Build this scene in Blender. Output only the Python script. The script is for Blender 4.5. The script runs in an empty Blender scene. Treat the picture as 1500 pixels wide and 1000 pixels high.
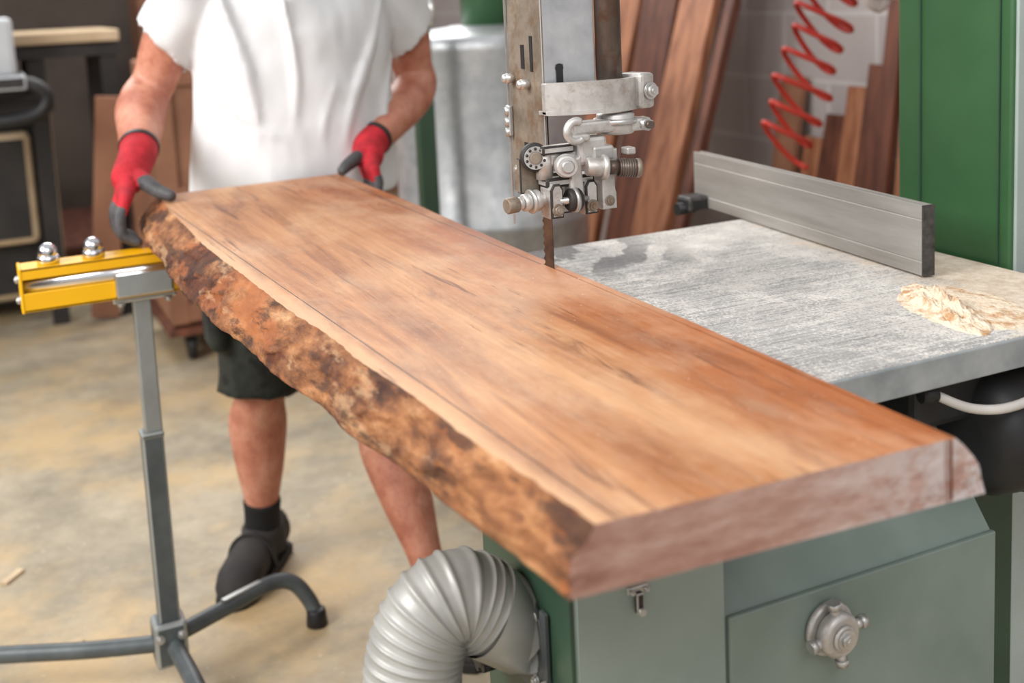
import bpy, bmesh, math, random
from mathutils import Vector, Matrix, noise, Euler
random.seed(4)
V=Vector
S=bpy.context.scene
try: S.view_settings.view_transform='Standard'
except Exception: pass

def lin(r,g,b):
    f=lambda c:(c/255/12.92) if c/255<=.04045 else ((c/255+.055)/1.055)**2.4
    return (f(r),f(g),f(b),1)

# ---------------------------------------------------------------- materials
class NT:
    def __init__(s,name):
        s.m=bpy.data.materials.new(name); s.m.use_nodes=True
        s.t=s.m.node_tree; s.b=s.t.nodes['Principled BSDF']
        s.tc=s.t.nodes.new('ShaderNodeTexCoord')
    def n(s,t,**k):
        x=s.t.nodes.new(t)
        for a,v in k.items(): setattr(x,a,v)
        return x
    def l(s,a,b): s.t.links.new(a,b)
    def map(s,scale=(1,1,1),rot=(0,0,0),loc=(0,0,0)):
        m=s.n('ShaderNodeMapping'); m.inputs['Scale'].default_value=scale; m.inputs['Rotation'].default_value=rot; m.inputs['Location'].default_value=loc
        s.l(s.tc.outputs['Object'],m.inputs['Vector']); return m.outputs[0]
    def noise(s,scale,vec=None,detail=4,rough=.55,dist=0):
        x=s.n('ShaderNodeTexNoise'); x.inputs['Scale'].default_value=scale; x.inputs['Detail'].default_value=detail
        x.inputs['Roughness'].default_value=rough; x.inputs['Distortion'].default_value=dist
        s.l(vec if vec is not None else s.tc.outputs['Object'],x.inputs['Vector']); return x.outputs['Fac']
    def xyz(s):
        x=s.n('ShaderNodeSeparateXYZ'); s.l(s.tc.outputs['Object'],x.inputs[0]); return x.outputs
    def ramp(s,fac,stops):
        r=s.n('ShaderNodeValToRGB'); e=r.color_ramp.elements
        while len(e)<len(stops): e.new(.5)
        for i,(p,c) in enumerate(stops):
            e[i].position=p; e[i].color=c if len(c)==4 else (*c,1)
        s.l(fac,r.inputs[0]); return r.outputs[0]
    def mix(s,fac,a,b,mode='MIX'):
        x=s.n('ShaderNodeMix',data_type='RGBA',blend_type=mode)
        for sock,v in ((x.inputs[0],fac),(x.inputs[6],a),(x.inputs[7],b)):
            if hasattr(v,'is_output'): s.l(v,sock)
            else: sock.default_value=v
        return x.outputs[2]
    def math(s,op,a,b=0.0,c=0.0,clamp=False):
        x=s.n('ShaderNodeMath',operation=op); x.use_clamp=clamp
        for i,v in enumerate((a,b,c)):
            if hasattr(v,'is_output'): s.l(v,x.inputs[i])
            else: x.inputs[i].default_value=v
        return x.outputs[0]
    def bump(s,h,strength=.3,dist=.01):
        x=s.n('ShaderNodeBump'); x.inputs['Strength'].default_value=strength; x.inputs['Distance'].default_value=dist
        s.l(h,x.inputs['Height']); s.l(x.outputs[0],s.b.inputs['Normal'])
    def col(s,c):
        if hasattr(c,'is_output'): s.l(c,s.b.inputs['Base Color'])
        else: s.b.inputs['Base Color'].default_value=c
    def rm(s,r,m=0):
        if hasattr(r,'is_output'): s.l(r,s.b.inputs['Roughness'])
        else: s.b.inputs['Roughness'].default_value=r
        s.b.inputs['Metallic'].default_value=m

BW=lambda v:(v,v,v,1)
def simple(name,c,c2=None,rough=.5,metal=0,scale=8,bump=0,bscale=60,lo=.35,hi=.65,stretch=(1,1,1)):
    k=NT(name); c2=c2 or tuple(x*.75 for x in c[:3])+(1,)
    v=k.map(stretch)
    k.col(k.ramp(k.noise(scale,v),[(lo,c2),(hi,c)])); k.rm(rough,metal)
    if bump: k.bump(k.noise(bscale,v),bump,.004)
    return k.m

def m_boardtop():
    k=NT('board_wood')
    n1=k.noise(6,k.map((1.5,.13,1)),7,.66,1.0)
    base=k.ramp(n1,[(.30,lin(130,76,42)),(.42,lin(168,108,64)),(.53,lin(194,134,86)),(.68,lin(212,158,110))])
    n2=k.noise(120,k.map((1,.025,1)),4,.65)
    base=k.mix(.5,base,k.ramp(n2,[(.3,lin(150,124,102)),(.5,lin(214,206,198)),(.7,lin(250,246,240))]),'MULTIPLY')
    n3=k.noise(4.5,k.map((2.6,.38,1),(0,0,.10),(3,1,0)),6,.68,1.4)
    base=k.mix(k.ramp(n3,[(.52,BW(0)),(.64,BW(.62))]),base,lin(116,66,40))
    o=k.xyz()
    wob=k.math('MULTIPLY',k.math('SUBTRACT',k.noise(3,k.map((1,.6,1))),.5),.20)
    xx=k.math('ADD',o[0],wob)
    f=k.math('MULTIPLY',k.math('ADD',xx,.18),7,0,True)
    base=k.mix(k.math('MULTIPLY',f,.66),base,lin(212,142,82),'MULTIPLY')
    base=k.mix(k.math('MULTIPLY',f,.25),base,lin(176,106,52))
    lineL=k.math('ADD',k.math('ADD',o[0],.32),k.math('MULTIPLY',k.math('ADD',o[1],.74),.047))
    sap=k.math('MULTIPLY',lineL,-60,0,True)
    base=k.mix(k.math('MULTIPLY',sap,.55),base,lin(218,170,124))
    n4=k.noise(2.4,k.map((1.6,.8,1),(0,0,.3)),7,.7)
    base=k.mix(k.ramp(n4,[(.44,BW(.02)),(.64,BW(.50))]),base,lin(222,188,156))
    n5=k.noise(6,k.map((1.1,.6,1),(0,0,0),(7,2,0)),6,.72)
    base=k.mix(k.ramp(n5,[(.55,BW(0)),(.68,BW(.38))]),base,lin(160,130,110))
    n6=k.noise(14,k.map((3.2,.20,1),(0,0,.05),(1,6,0)),5,.65,.7)
    base=k.mix(k.ramp(n6,[(.61,BW(0)),(.68,BW(.75))]),base,lin(96,52,32))
    vo=k.n('ShaderNodeTexVoronoi'); vo.inputs['Scale'].default_value=3.2; k.l(k.map((1.3,.8,0.001),(0,0,0),(.37,.22,0)),vo.inputs['Vector'])
    base=k.mix(k.ramp(vo.outputs['Distance'],[(.02,BW(.5)),(.045,BW(0))]),base,lin(225,190,160))
    vs=k.noise(190,None,2,.5)
    base=k.mix(k.ramp(vs,[(.69,BW(0)),(.74,BW(.4))]),base,lin(234,214,194))
    p1=k.math('LESS_THAN',k.math('ABSOLUTE',lineL),.0009)
    l2=k.math('ABSOLUTE',k.math('ADD',o[0],k.math('ADD',.0045,k.math('MULTIPLY',o[1],.012))))
    p2=k.math('MULTIPLY',k.math('LESS_THAN',l2,.0011),k.math('GREATER_THAN',o[1],.01))
    pn=k.ramp(k.noise(60),[(.3,BW(.6)),(.5,BW(.95))])
    base=k.mix(k.math('MULTIPLY',k.math('MAXIMUM',p1,p2),pn),base,lin(52,36,28))
    k.col(base); k.rm(k.ramp(n4,[(.3,BW(.46)),(.7,BW(.62))])); k.bump(n2,.12,.002)
    k.b.inputs['Specular IOR Level'].default_value=.36
    return k.m
def m_bark():
    k=NT('board_bark_edge')
    v=k.map((1,.42,1.5))
    n=k.noise(26,v,7,.68,.15)
    c=k.ramp(n,[(.32,lin(82,50,32)),(.42,lin(128,80,48)),(.52,lin(164,108,66)),(.62,lin(192,138,92)),(.74,lin(218,180,140))])
    n2=k.noise(5,k.map((1,.8,2)),7,.66)
    c=k.mix(k.ramp(n2,[(.43,BW(.95)),(.55,BW(0))]),c,lin(124,86,60),'MULTIPLY')
    c=k.mix(k.ramp(k.noise(9,k.map((1,.6,2),(0,0,0),(5,3,1)),6,.62),[(.53,BW(0)),(.58,BW(.55))]),c,lin(176,100,50))
    c=k.mix(k.ramp(k.noise(12,k.map((1,.45,2.2),(0,0,0),(2,9,1)),6,.66),[(.60,BW(0)),(.65,BW(.5))]),c,lin(202,162,122))
    c=k.mix(k.ramp(k.noise(14,k.map((1,.45,2.4),(0,0,0),(8,2,1)),6,.66),[(.55,BW(0)),(.60,BW(.75))]),c,lin(66,42,30))
    k.col(c); k.rm(.8); k.bump(k.noise(45,v,7,.72),.9,.008)
    return k.m
def m_end():
    k=NT('board_end_grain')
    n=k.noise(20,k.map((.35,1,1.6)),8,.75)
    c=k.ramp(n,[(.3,lin(148,98,82)),(.46,lin(182,138,122)),(.58,lin(204,168,154)),(.7,lin(222,200,190))])
    o=k.xyz()
    r=k.math('MULTIPLY',k.math('ADD',o[0],.16),5,0,True)
    sp=k.noise(42,k.map((1,1,1.3)),8,.8)
    c=k.mix(k.math('MULTIPLY',r,k.ramp(sp,[(.44,BW(.1)),(.54,BW(.85))])),c,lin(226,222,222))
    kr=k.math('LESS_THAN',k.math('ABSOLUTE',k.math('ADD',o[0],.004)),.004)
    c=k.mix(k.math('MULTIPLY',kr,.5),c,lin(132,80,58))
    k.col(c); k.rm(.75); k.bump(sp,.8,.006)
    return k.m
def m_table():
    k=NT('dusty_cast_iron')
    o=k.xyz()
    n=k.noise(4.0,k.map((1,1.3,1),(0,0,.5)),8,.74,.6)
    fine=k.noise(190,k.map((.04,1,1),(0,0,.12)),3,.6)
    base=k.ramp(fine,[(.35,lin(112,113,115)),(.65,lin(168,168,168))])
    grit=k.noise(260,None,4,.8)
    d=k.math('ADD',n,k.math('MULTIPLY',k.math('SUBTRACT',grit,.5),1.3))
    d=k.math('ADD',d,k.math('MULTIPLY',k.math('SUBTRACT',fine,.5),.22))
    d=k.math('ADD',d,k.math('MULTIPLY',k.math('SUBTRACT',o[0],.22),.34))
    c=k.mix(k.ramp(d,[(.40,BW(.18)),(.60,BW(.97))]),base,k.ramp(k.noise(12,None,6,.7),[(.35,lin(196,190,184)),(.65,lin(232,226,219))]))
    q=k.math('MULTIPLY',k.math('ADD',k.math('SUBTRACT',o[0],.45),k.math('ADD',k.math('MULTIPLY',k.math('SUBTRACT',n,.5),.6),k.math('MULTIPLY',k.math('ADD',o[1],.2),-.25))),11,0,True)
    c=k.mix(k.math('MULTIPLY',q,.85),c,k.ramp(k.noise(34,None,7,.8),[(.35,lin(192,166,138)),(.62,lin(232,216,196))]))
    w=k.n('ShaderNodeTexWave'); w.inputs['Scale'].default_value=3.6; w.inputs['Distortion'].default_value=11; w.inputs['Detail'].default_value=5; w.inputs['Detail Scale'].default_value=1.2; w.inputs['Detail Roughness'].default_value=.6
    k.l(k.map((1,.7,1),(0,0,.9)),w.inputs['Vector'])
    far=k.math('MULTIPLY',k.math('SUBTRACT',o[1],.02),8,0,True); le=k.math('MULTIPLY',k.math('SUBTRACT',.38,o[0]),8,0,True)
    c=k.mix(k.math('MULTIPLY',k.math('MULTIPLY',far,le),k.ramp(w.outputs['Fac'],[(.36,BW(0)),(.60,BW(.75))])),c,lin(84,84,86))
    k.col(c); k.rm(.75,.0); k.bump(k.math('ADD',k.math('MULTIPLY',fine,.4),grit),.5,.003)
    return k.m
def m_steel(name,c,c2,rough=.35,scale=20,metal=.85,stretch=(1,1,1),rust=None,ra=.85,rl=.5):
    k=NT(name)
    n=k.noise(scale,k.map(stretch),5,.6)
    col=k.ramp(n,[(.3,c2),(.7,c)])
    if rust: col=k.mix(k.ramp(k.noise(35,None,5,.7),[(rl,BW(0)),(rl+.16,BW(ra))]),col,rust)
    k.col(col); k.rm(k.ramp(n,[(.3,BW(rough+.12)),(.7,BW(rough))]),metal); k.bump(k.noise(150),.08,.001)
    return k.m
def m_floor():
    k=NT('concrete_floor')
    n=k.noise(1.1,None,8,.68,.4)
    c=k.ramp(n,[(.3,lin(132,122,106)),(.44,lin(160,150,130)),(.56,lin(178,166,144)),(.72,lin(196,186,168))])
    c=k.mix(.6,c,k.ramp(k.noise(7,None,7,.75),[(.3,lin(176,170,164)),(.6,lin(255,252,248))]),'MULTIPLY')
    c=k.mix(k.ramp(k.noise(1.9,k.map((1,1,1),(0,0,0),(4,4,0)),6,.66),[(.46,BW(0)),(.64,BW(.6))]),c,lin(206,172,118))
    c=k.mix(k.ramp(k.noise(2.7,k.map((1,1,1),(0,0,0),(9,1,0)),7,.7),[(.54,BW(0)),(.68,BW(.5))]),c,lin(120,112,102))
    c=k.mix(k.ramp(k.noise(50,None,3,.6),[(.66,BW(0)),(.72,BW(.6))]),c,lin(214,200,172))
    k.col(c); k.rm(.6); k.bump(k.noise(40,None,6,.7),.15,.004)
    return k.m
def m_block():
    k=NT('block_wall')
    o=k.xyz()
    cb=k.n('ShaderNodeCombineXYZ'); k.l(k.math('ADD',o[0],o[1]),cb.inputs[0]); k.l(o[2],cb.inputs[1])
    b=k.n('ShaderNodeTexBrick'); k.l(cb.outputs[0],b.inputs['Vector'])
    b.inputs['Scale'].default_value=1; b.inputs['Brick Width'].default_value=.50; b.inputs['Row Height'].default_value=.25; b.inputs['Mortar Size'].default_value=.008
    b.inputs['Color1'].default_value=lin(192,183,180); b.inputs['Color2'].default_value=lin(180,171,170); b.inputs['Mortar'].default_value=lin(206,200,198)
    k.col(k.mix(.5,b.outputs[0],k.ramp(k.noise(3),[(.3,BW(.75)),(.7,BW(1))]),'MULTIPLY')); k.rm(.8)
    k.bump(b.outputs['Fac'],.3,.005)
    return k.m
def m_shirt():
    k=NT('white_cotton')
    k.col(k.ramp(k.noise(4),[(.3,lin(216,217,220)),(.7,lin(226,227,229))])); k.rm(.9)
    w=k.n('ShaderNodeTexWave'); w.inputs['Scale'].default_value=1.8; w.inputs['Distortion'].default_value=6; w.inputs['Detail'].default_value=2; w.inputs['Detail Scale'].default_value=.8
    k.l(k.map((1,.6,.6),(0,.6,0)),w.inputs['Vector'])
    h=k.math('ADD',k.math('MULTIPLY',w.outputs['Fac'],.6),k.noise(7,k.map((1,1,.5),(0,.5,0)),2,.5))
    k.bump(h,.8,.03)
    return k.m
def m_skin():
    k=NT('skin')
    n=k.noise(14,None,5,.6)
    c=k.ramp(n,[(.3,lin(168,98,78)),(.5,lin(196,130,106)),(.72,lin(216,158,134))])
    c=k.mix(k.ramp(k.noise(34,k.map((1,1,.6)),6,.7),[(.52,BW(0)),(.66,BW(.35))]),c,lin(146,80,66))
    h=k.noise(420,k.map((1,1,.14),(.25,0,0)),2,.6)
    c=k.mix(k.ramp(h,[(.58,BW(0)),(.66,BW(.35))]),c,lin(110,70,54))
    k.col(c); k.rm(.5)
    k.b.inputs['Subsurface Weight'].default_value=.06; k.b.inputs['Subsurface Radius'].default_value=(.02,.008,.004)
    k.bump(k.noise(40,k.map((1,1,.4)),5,.65),.35,.005)
    return k.m
def m_camo():
    k=NT('camo_cloth')
    c=k.ramp(k.noise(9,None,3,.6),[(.40,lin(22,23,22)),(.46,lin(30,34,30)),(.56,lin(46,49,43)),(.62,lin(24,26,24))])
    k.col(c); k.rm(.85); k.bump(k.noise(14,None,3),.5,.02); return k.m

M={}
M['top']=m_boardtop(); M['bark']=m_bark(); M['end']=m_end(); M['iron']=m_table(); M['floor']=m_floor(); M['block']=m_block()
M['steel']=m_steel('machined_steel',lin(214,214,212),lin(170,168,165),.32,20,.75)
M['alu']=m_steel('cast_aluminium',lin(216,214,211),lin(178,174,170),.4,30,.6,rust=lin(142,126,112),ra=.55,rl=.53)
M['galv']=m_steel('galvanised_steel',lin(210,212,214),lin(164,168,172),.34,14,.6)
M['rusty']=m_steel('worn_steel',lin(164,152,138),lin(112,102,90),.5,25,.45,rust=lin(122,94,68),ra=.75)
M['rod']=m_steel('oily_rod',lin(124,112,104),lin(76,66,60),.35,18,.6,(1,1,.3),rust=lin(96,68,56))
M['fence']=m_steel('extruded_aluminium',lin(190,187,182),lin(158,154,148),.42,40,.55,(1,.06,1))
M['fenceend']=m_steel('dark_cast_end',lin(92,90,88),lin(50,48,46),.5,60,.5)
M['chrome']=m_steel('chrome',lin(225,225,228),lin(200,200,204),.14,6,1)
M['blade']=m_steel('blade_steel',lin(104,80,64),lin(60,44,38),.4,30,.5)
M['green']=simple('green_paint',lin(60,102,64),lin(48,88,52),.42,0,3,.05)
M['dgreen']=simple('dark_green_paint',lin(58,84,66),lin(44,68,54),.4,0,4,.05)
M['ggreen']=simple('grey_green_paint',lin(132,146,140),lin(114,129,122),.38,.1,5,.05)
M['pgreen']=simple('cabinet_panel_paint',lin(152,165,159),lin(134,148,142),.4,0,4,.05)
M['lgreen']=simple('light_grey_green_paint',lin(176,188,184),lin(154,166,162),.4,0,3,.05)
M['edge']=simple('table_edge_paint',lin(162,166,168),lin(126,132,134),.5,.15,14,.15)
M['yellow']=simple('yellow_paint',lin(250,190,10),lin(240,172,0),.35,0,3)
M['pole']=simple('dark_grey_coat',lin(92,98,100),lin(78,84,86),.45,.2,20)
M['polel']=m_steel('bare_pole_steel',lin(180,184,184),lin(156,160,160),.35,10,.6)
M['black']=simple('black_rubber',lin(38,38,40),lin(24,24,26),.5,0,12)
M['hose']=simple('grey_flex_hose',lin(178,178,174),lin(152,152,148),.42,.15,10,.05,30)
M['red']=simple('red_plastic',lin(206,60,46),lin(170,42,34),.35,0,4)
M['plank']=simple('plank_orange_wood',lin(180,122,88),lin(134,82,56),.6,0,6,.1,40,stretch=(4,4,.25))
M['plank2']=simple('plank_dark_wood',lin(122,72,52),lin(78,44,34),.6,0,6,.1,40,stretch=(4,4,.25))
M['ply']=simple('pale_ply',lin(206,184,152),lin(176,150,118),.6,0,4)
M['crate']=simple('crate_board',lin(160,114,88),lin(130,88,66),.65,0,3)
M['dark']=simple('dark_shop_metal',lin(50,46,44),lin(30,28,27),.6,.1,5)
M['greyp']=simple('pale_grey_panel',lin(196,200,204),lin(170,174,180),.4,0,3)
M['dwall']=simple('dim_wall',lin(110,98,90),lin(80,70,64),.85,0,1.4)
M['dust']=simple('sawdust',lin(232,214,190),lin(190,146,104),.95,0,50,.9,160,.33,.52)
M['cable']=simple('white_cable',lin(206,202,196),lin(180,176,170),.4)
M['bag']=simple('plastic_film',lin(206,196,194),lin(166,154,152),.25,0,12,.8,25)
M['shirt']=m_shirt(); M['skin']=m_skin(); M['camo']=m_camo()
M['gred']=simple('glove_red_knit',lin(196,34,48),lin(160,22,34),.8,0,30,.4,200)
M['gblk']=simple('glove_grey_coating',lin(84,82,84),lin(56,54,56),.6,0,30,.5,120)
M['hair']=simple('grey_hair',lin(120,112,104),lin(70,64,58),.7,0,60,.5,120,stretch=(1,1,.2))
M['eye']=simple('eye_white',lin(235,232,228),lin(225,222,218),.2); M['iris']=simple('iris_brown',lin(70,50,36),lin(40,28,20),.2)
M['lip']=simple('lip',lin(176,100,90),lin(160,88,80),.5)
M['shoe']=simple('shoe_suede',lin(56,53,52),lin(38,36,36),.8,0,12,.3); M['sock']=simple('black_sock',lin(28,28,30),lin(18,18,20),.9)
M['sole']=simple('shoe_sole',lin(38,36,35),lin(28,26,26),.7)

# ---------------------------------------------------------------- mesh builder
def catmull(P,sub):
    if sub<=1 or len(P)<3: return [list(p) for p in P]
    out=[];n=len(P)
    for i in range(n-1):
        p0=P[max(i-1,0)];p1=P[i];p2=P[i+1];p3=P[min(i+2,n-1)]
        for j in range(sub):
            t=j/sub
            out.append([.5*((2*b)+(-a+c)*t+(2*a-5*b+4*c-d)*t*t+(-a+3*b-3*c+d)*t**3) for a,b,c,d in zip(p0,p1,p2,p3)])
    out.append(list(P[-1])); return out
class MB:
    def __init__(s): s.bm=bmesh.new(); s.mats=[]
    def mi(s,m):
        m=M[m] if isinstance(m,str) else m
        if m not in s.mats: s.mats.append(m)
        return s.mats.index(m)
    def box(s,c,size,m,rot=(0,0,0),bev=0.0,seg=2):
        R=Euler(rot).to_matrix(); c=V(c); i=s.mi(m)
        vs=[s.bm.verts.new(c+R@V((x*size[0]/2,y*size[1]/2,z*size[2]/2))) for x in(-1,1) for y in(-1,1) for z in(-1,1)]
        fs=[s.bm.faces.new([vs[q] for q in f]) for f in((0,1,3,2),(4,6,7,5),(0,4,5,1),(2,3,7,6),(0,2,6,4),(1,5,7,3))]
        for f in fs: f.material_index=i
        if bev:
            es=list({e for f in fs for e in f.edges})
            bmesh.ops.bevel(s.bm,geom=es,offset=bev,segments=seg,affect='EDGES',profile=.5,clamp_overlap=True)
    def prism(s,pts,vec,m,bev=0):
        i=s.mi(m); vec=V(vec)
        a=[s.bm.verts.new(V(p)) for p in pts]; b=[s.bm.verts.new(V(p)+vec) for p in pts]; n=len(a)
        fs=[s.bm.faces.new(a[::-1]),s.bm.faces.new(b)]+[s.bm.faces.new([a[q],a[(q+1)%n],b[(q+1)%n],b[q]]) for q in range(n)]
        for f in fs: f.material_index=i
        if bev:
            es=[e for e in {e for f in fs[:2] for e in f.edges}]
            bmesh.ops.bevel(s.bm,geom=es,offset=bev,segments=2,affect='EDGES',profile=.5,clamp_overlap=True)
    def rings(s,R,m,n=24,caps=True,smooth=True):
        i=s.mi(m); prev=None; first=None
        for (c,U,W,ru,rw) in R:
            c,U,W=V(c),V(U),V(W)
            ring=[s.bm.verts.new(c+U*ru*math.cos(2*math.pi*k/n)+W*rw*math.sin(2*math.pi*k/n)) for k in range(n)]
            if prev:
                for k in range(n):
                    f=s.bm.faces.new([prev[k],prev[(k+1)%n],ring[(k+1)%n],ring[k]]); f.material_index=i; f.smooth=smooth
            else: first=ring
            prev=ring
        if caps:
            for r in (first[::-1],prev):
                f=s.bm.faces.new(r); f.material_index=i
    def tube(s,pts,rad,m,n=16,sub=4,caps=True,round_=False,flat=1.0,ref=None):
        if not hasattr(rad,'__len__'): rad=[rad]*len(pts)
        P=catmull([tuple(p)+(r,) for p,r in zip(pts,rad)],sub)
        C=[V(p[:3]) for p in P]; Rr=[p[3] for p in P]
        T=[]
        for i in range(len(C)):
            d=C[min(i+1,len(C)-1)]-C[max(i-1,0)]; T.append(d.normalized())
        u=V(ref) if ref else (V((0,0,1)) if abs(T[0].z)<.9 else V((1,0,0)))
        R=[]
        for i in range(len(C)):
            u=(u-T[i]*u.dot(T[i])).normalized(); w=T[i].cross(u)
            R.append((C[i],u,w,Rr[i],Rr[i]*flat))
        if round_:
            a=R[0]; b=R[-1]; pre=[];post=[]
            for k in range(1,4):
                t=math.pi/2*k/3.3
                pre.insert(0,(a[0]-T[0]*a[3]*math.sin(t),a[1],a[2],a[3]*math.cos(t),a[4]*math.cos(t)))
                post.append((b[0]+T[-1]*b[3]*math.sin(t),b[1],b[2],b[3]*math.cos(t),b[4]*math.cos(t)))
            R=pre+R+post
        s.rings(R,m,n,caps)
    def cyl(s,a,b,r,m,r2=None,n=28,bev=0):
        a,b=V(a),V(b); d=(b-a).normalized()
        u=V((0,0,1)) if abs(d.z)<.9 else V((1,0,0)); u=(u-d*u.dot(d)).normalized(); w=d.cross(u); r2=r if r2 is None else r2
        if bev: s.rings([(a,u,w,r-bev,r-bev),(a+d*bev,u,w,r,r),(b-d*bev,u,w,r2,r2),(b,u,w,r2-bev,r2-bev)],m,n)
        else: s.rings([(a,u,w,r,r),(b,u,w,r2,r2)],m,n)
    def sph(s,c,r,m,rot=(0,0,0),seg=24):
        if not hasattr(r,'__len__'): r=(r,r,r)
        mat=Matrix.Translation(V(c))@Euler(rot).to_matrix().to_4x4()@Matrix.Diagonal((*r,1))
        g=bmesh.ops.create_uvsphere(s.bm,u_segments=seg,v_segments=seg//2,radius=1,matrix=mat); i=s.mi(m)
        for v in g['verts']:
            for f in v.link_faces: f.material_index=i; f.smooth=True
    def bolt(s,p,d,r=.008,h=.006,m='steel',washer=True):
        p,d=V(p),V(d).normalized()
        if washer: s.cyl(p,p+d*.002,r*1.35,m,n=20)
        s.cyl(p+d*.002,p+d*(.002+h),r,m,n=6)
        s.cyl(p+d*(.002+h),p+d*(.004+h),r*.55,m,n=12)
    def done(s,name,parent=None,bev=0,remesh=0,smooth=0,normals=True,loc=None):
        if normals: bmesh.ops.recalc_face_normals(s.bm,faces=s.bm.faces)
        if loc: bmesh.ops.translate(s.bm,vec=V(loc),verts=s.bm.verts)
        me=bpy.data.meshes.new(name); s.bm.to_mesh(me); s.bm.free()
        for m in s.mats: me.materials.append(m)
        o=bpy.data.objects.new(name,me); S.collection.objects.link(o)
        if parent: o.parent=parent
        if remesh:
            r=o.modifiers.new('r','REMESH'); r.mode='VOXEL'; r.voxel_size=remesh; r.use_smooth_shade=True
        if smooth:
            q=o.modifiers.new('s','SMOOTH'); q.iterations=smooth; q.factor=.5
        if bev:
            q=o.modifiers.new('b','BEVEL'); q.width=bev; q.segments=2; q.limit_method='ANGLE'
        return o
def empty(name):
    e=bpy.data.objects.new(name,None); e.empty_display_size=.1; S.collection.objects.link(e); return e

# ---------------------------------------------------------------- camera
c25,s25=math.cos(math.radians(25)),math.sin(math.radians(25))
th=math.radians(8); ro=math.radians(2.7)
R0=V((c25,-s25,0)); Yh=V((s25,c25,0)); Zv=V((0,0,1))
F0=Yh*math.cos(th)-Zv*math.sin(th); U0=Yh*math.sin(th)+Zv*math.cos(th)
rt=R0*math.cos(ro)-U0*math.sin(ro); up=R0*math.sin(ro)+U0*math.cos(ro)
cd=bpy.data.cameras.new('camera'); cam=bpy.data.objects.new('camera',cd); S.collection.objects.link(cam); S.camera=cam
mw=Matrix((rt,up,-F0)).transposed().to_4x4(); mw.translation=V((-.729,-1.463,1.40)); cam.matrix_world=mw
cd.sensor_width=36; cd.lens=40.8; cd.shift_y=-.1873; cd.clip_start=.05
cd.dof.use_dof=True; cd.dof.focus_distance=1.58; cd.dof.aperture_fstop=3.2

# ---------------------------------------------------------------- room
b=MB(); b.box((-1,2,-.05),(14,14,.1),'floor'); b.done('floor')
b=MB(); b.box((2.18,2.0,1.6),(.12,11,3.2),'block'); b.done('wall_right')
b=MB(); b.box((-2,7.1,1.6),(8.5,.12,3.2),'dwall'); b.done('wall_back')
b=MB(); b.box((-5.5,3,1.6),(.12,8,3.2),'dwall'); b.done('wall_left')

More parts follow.
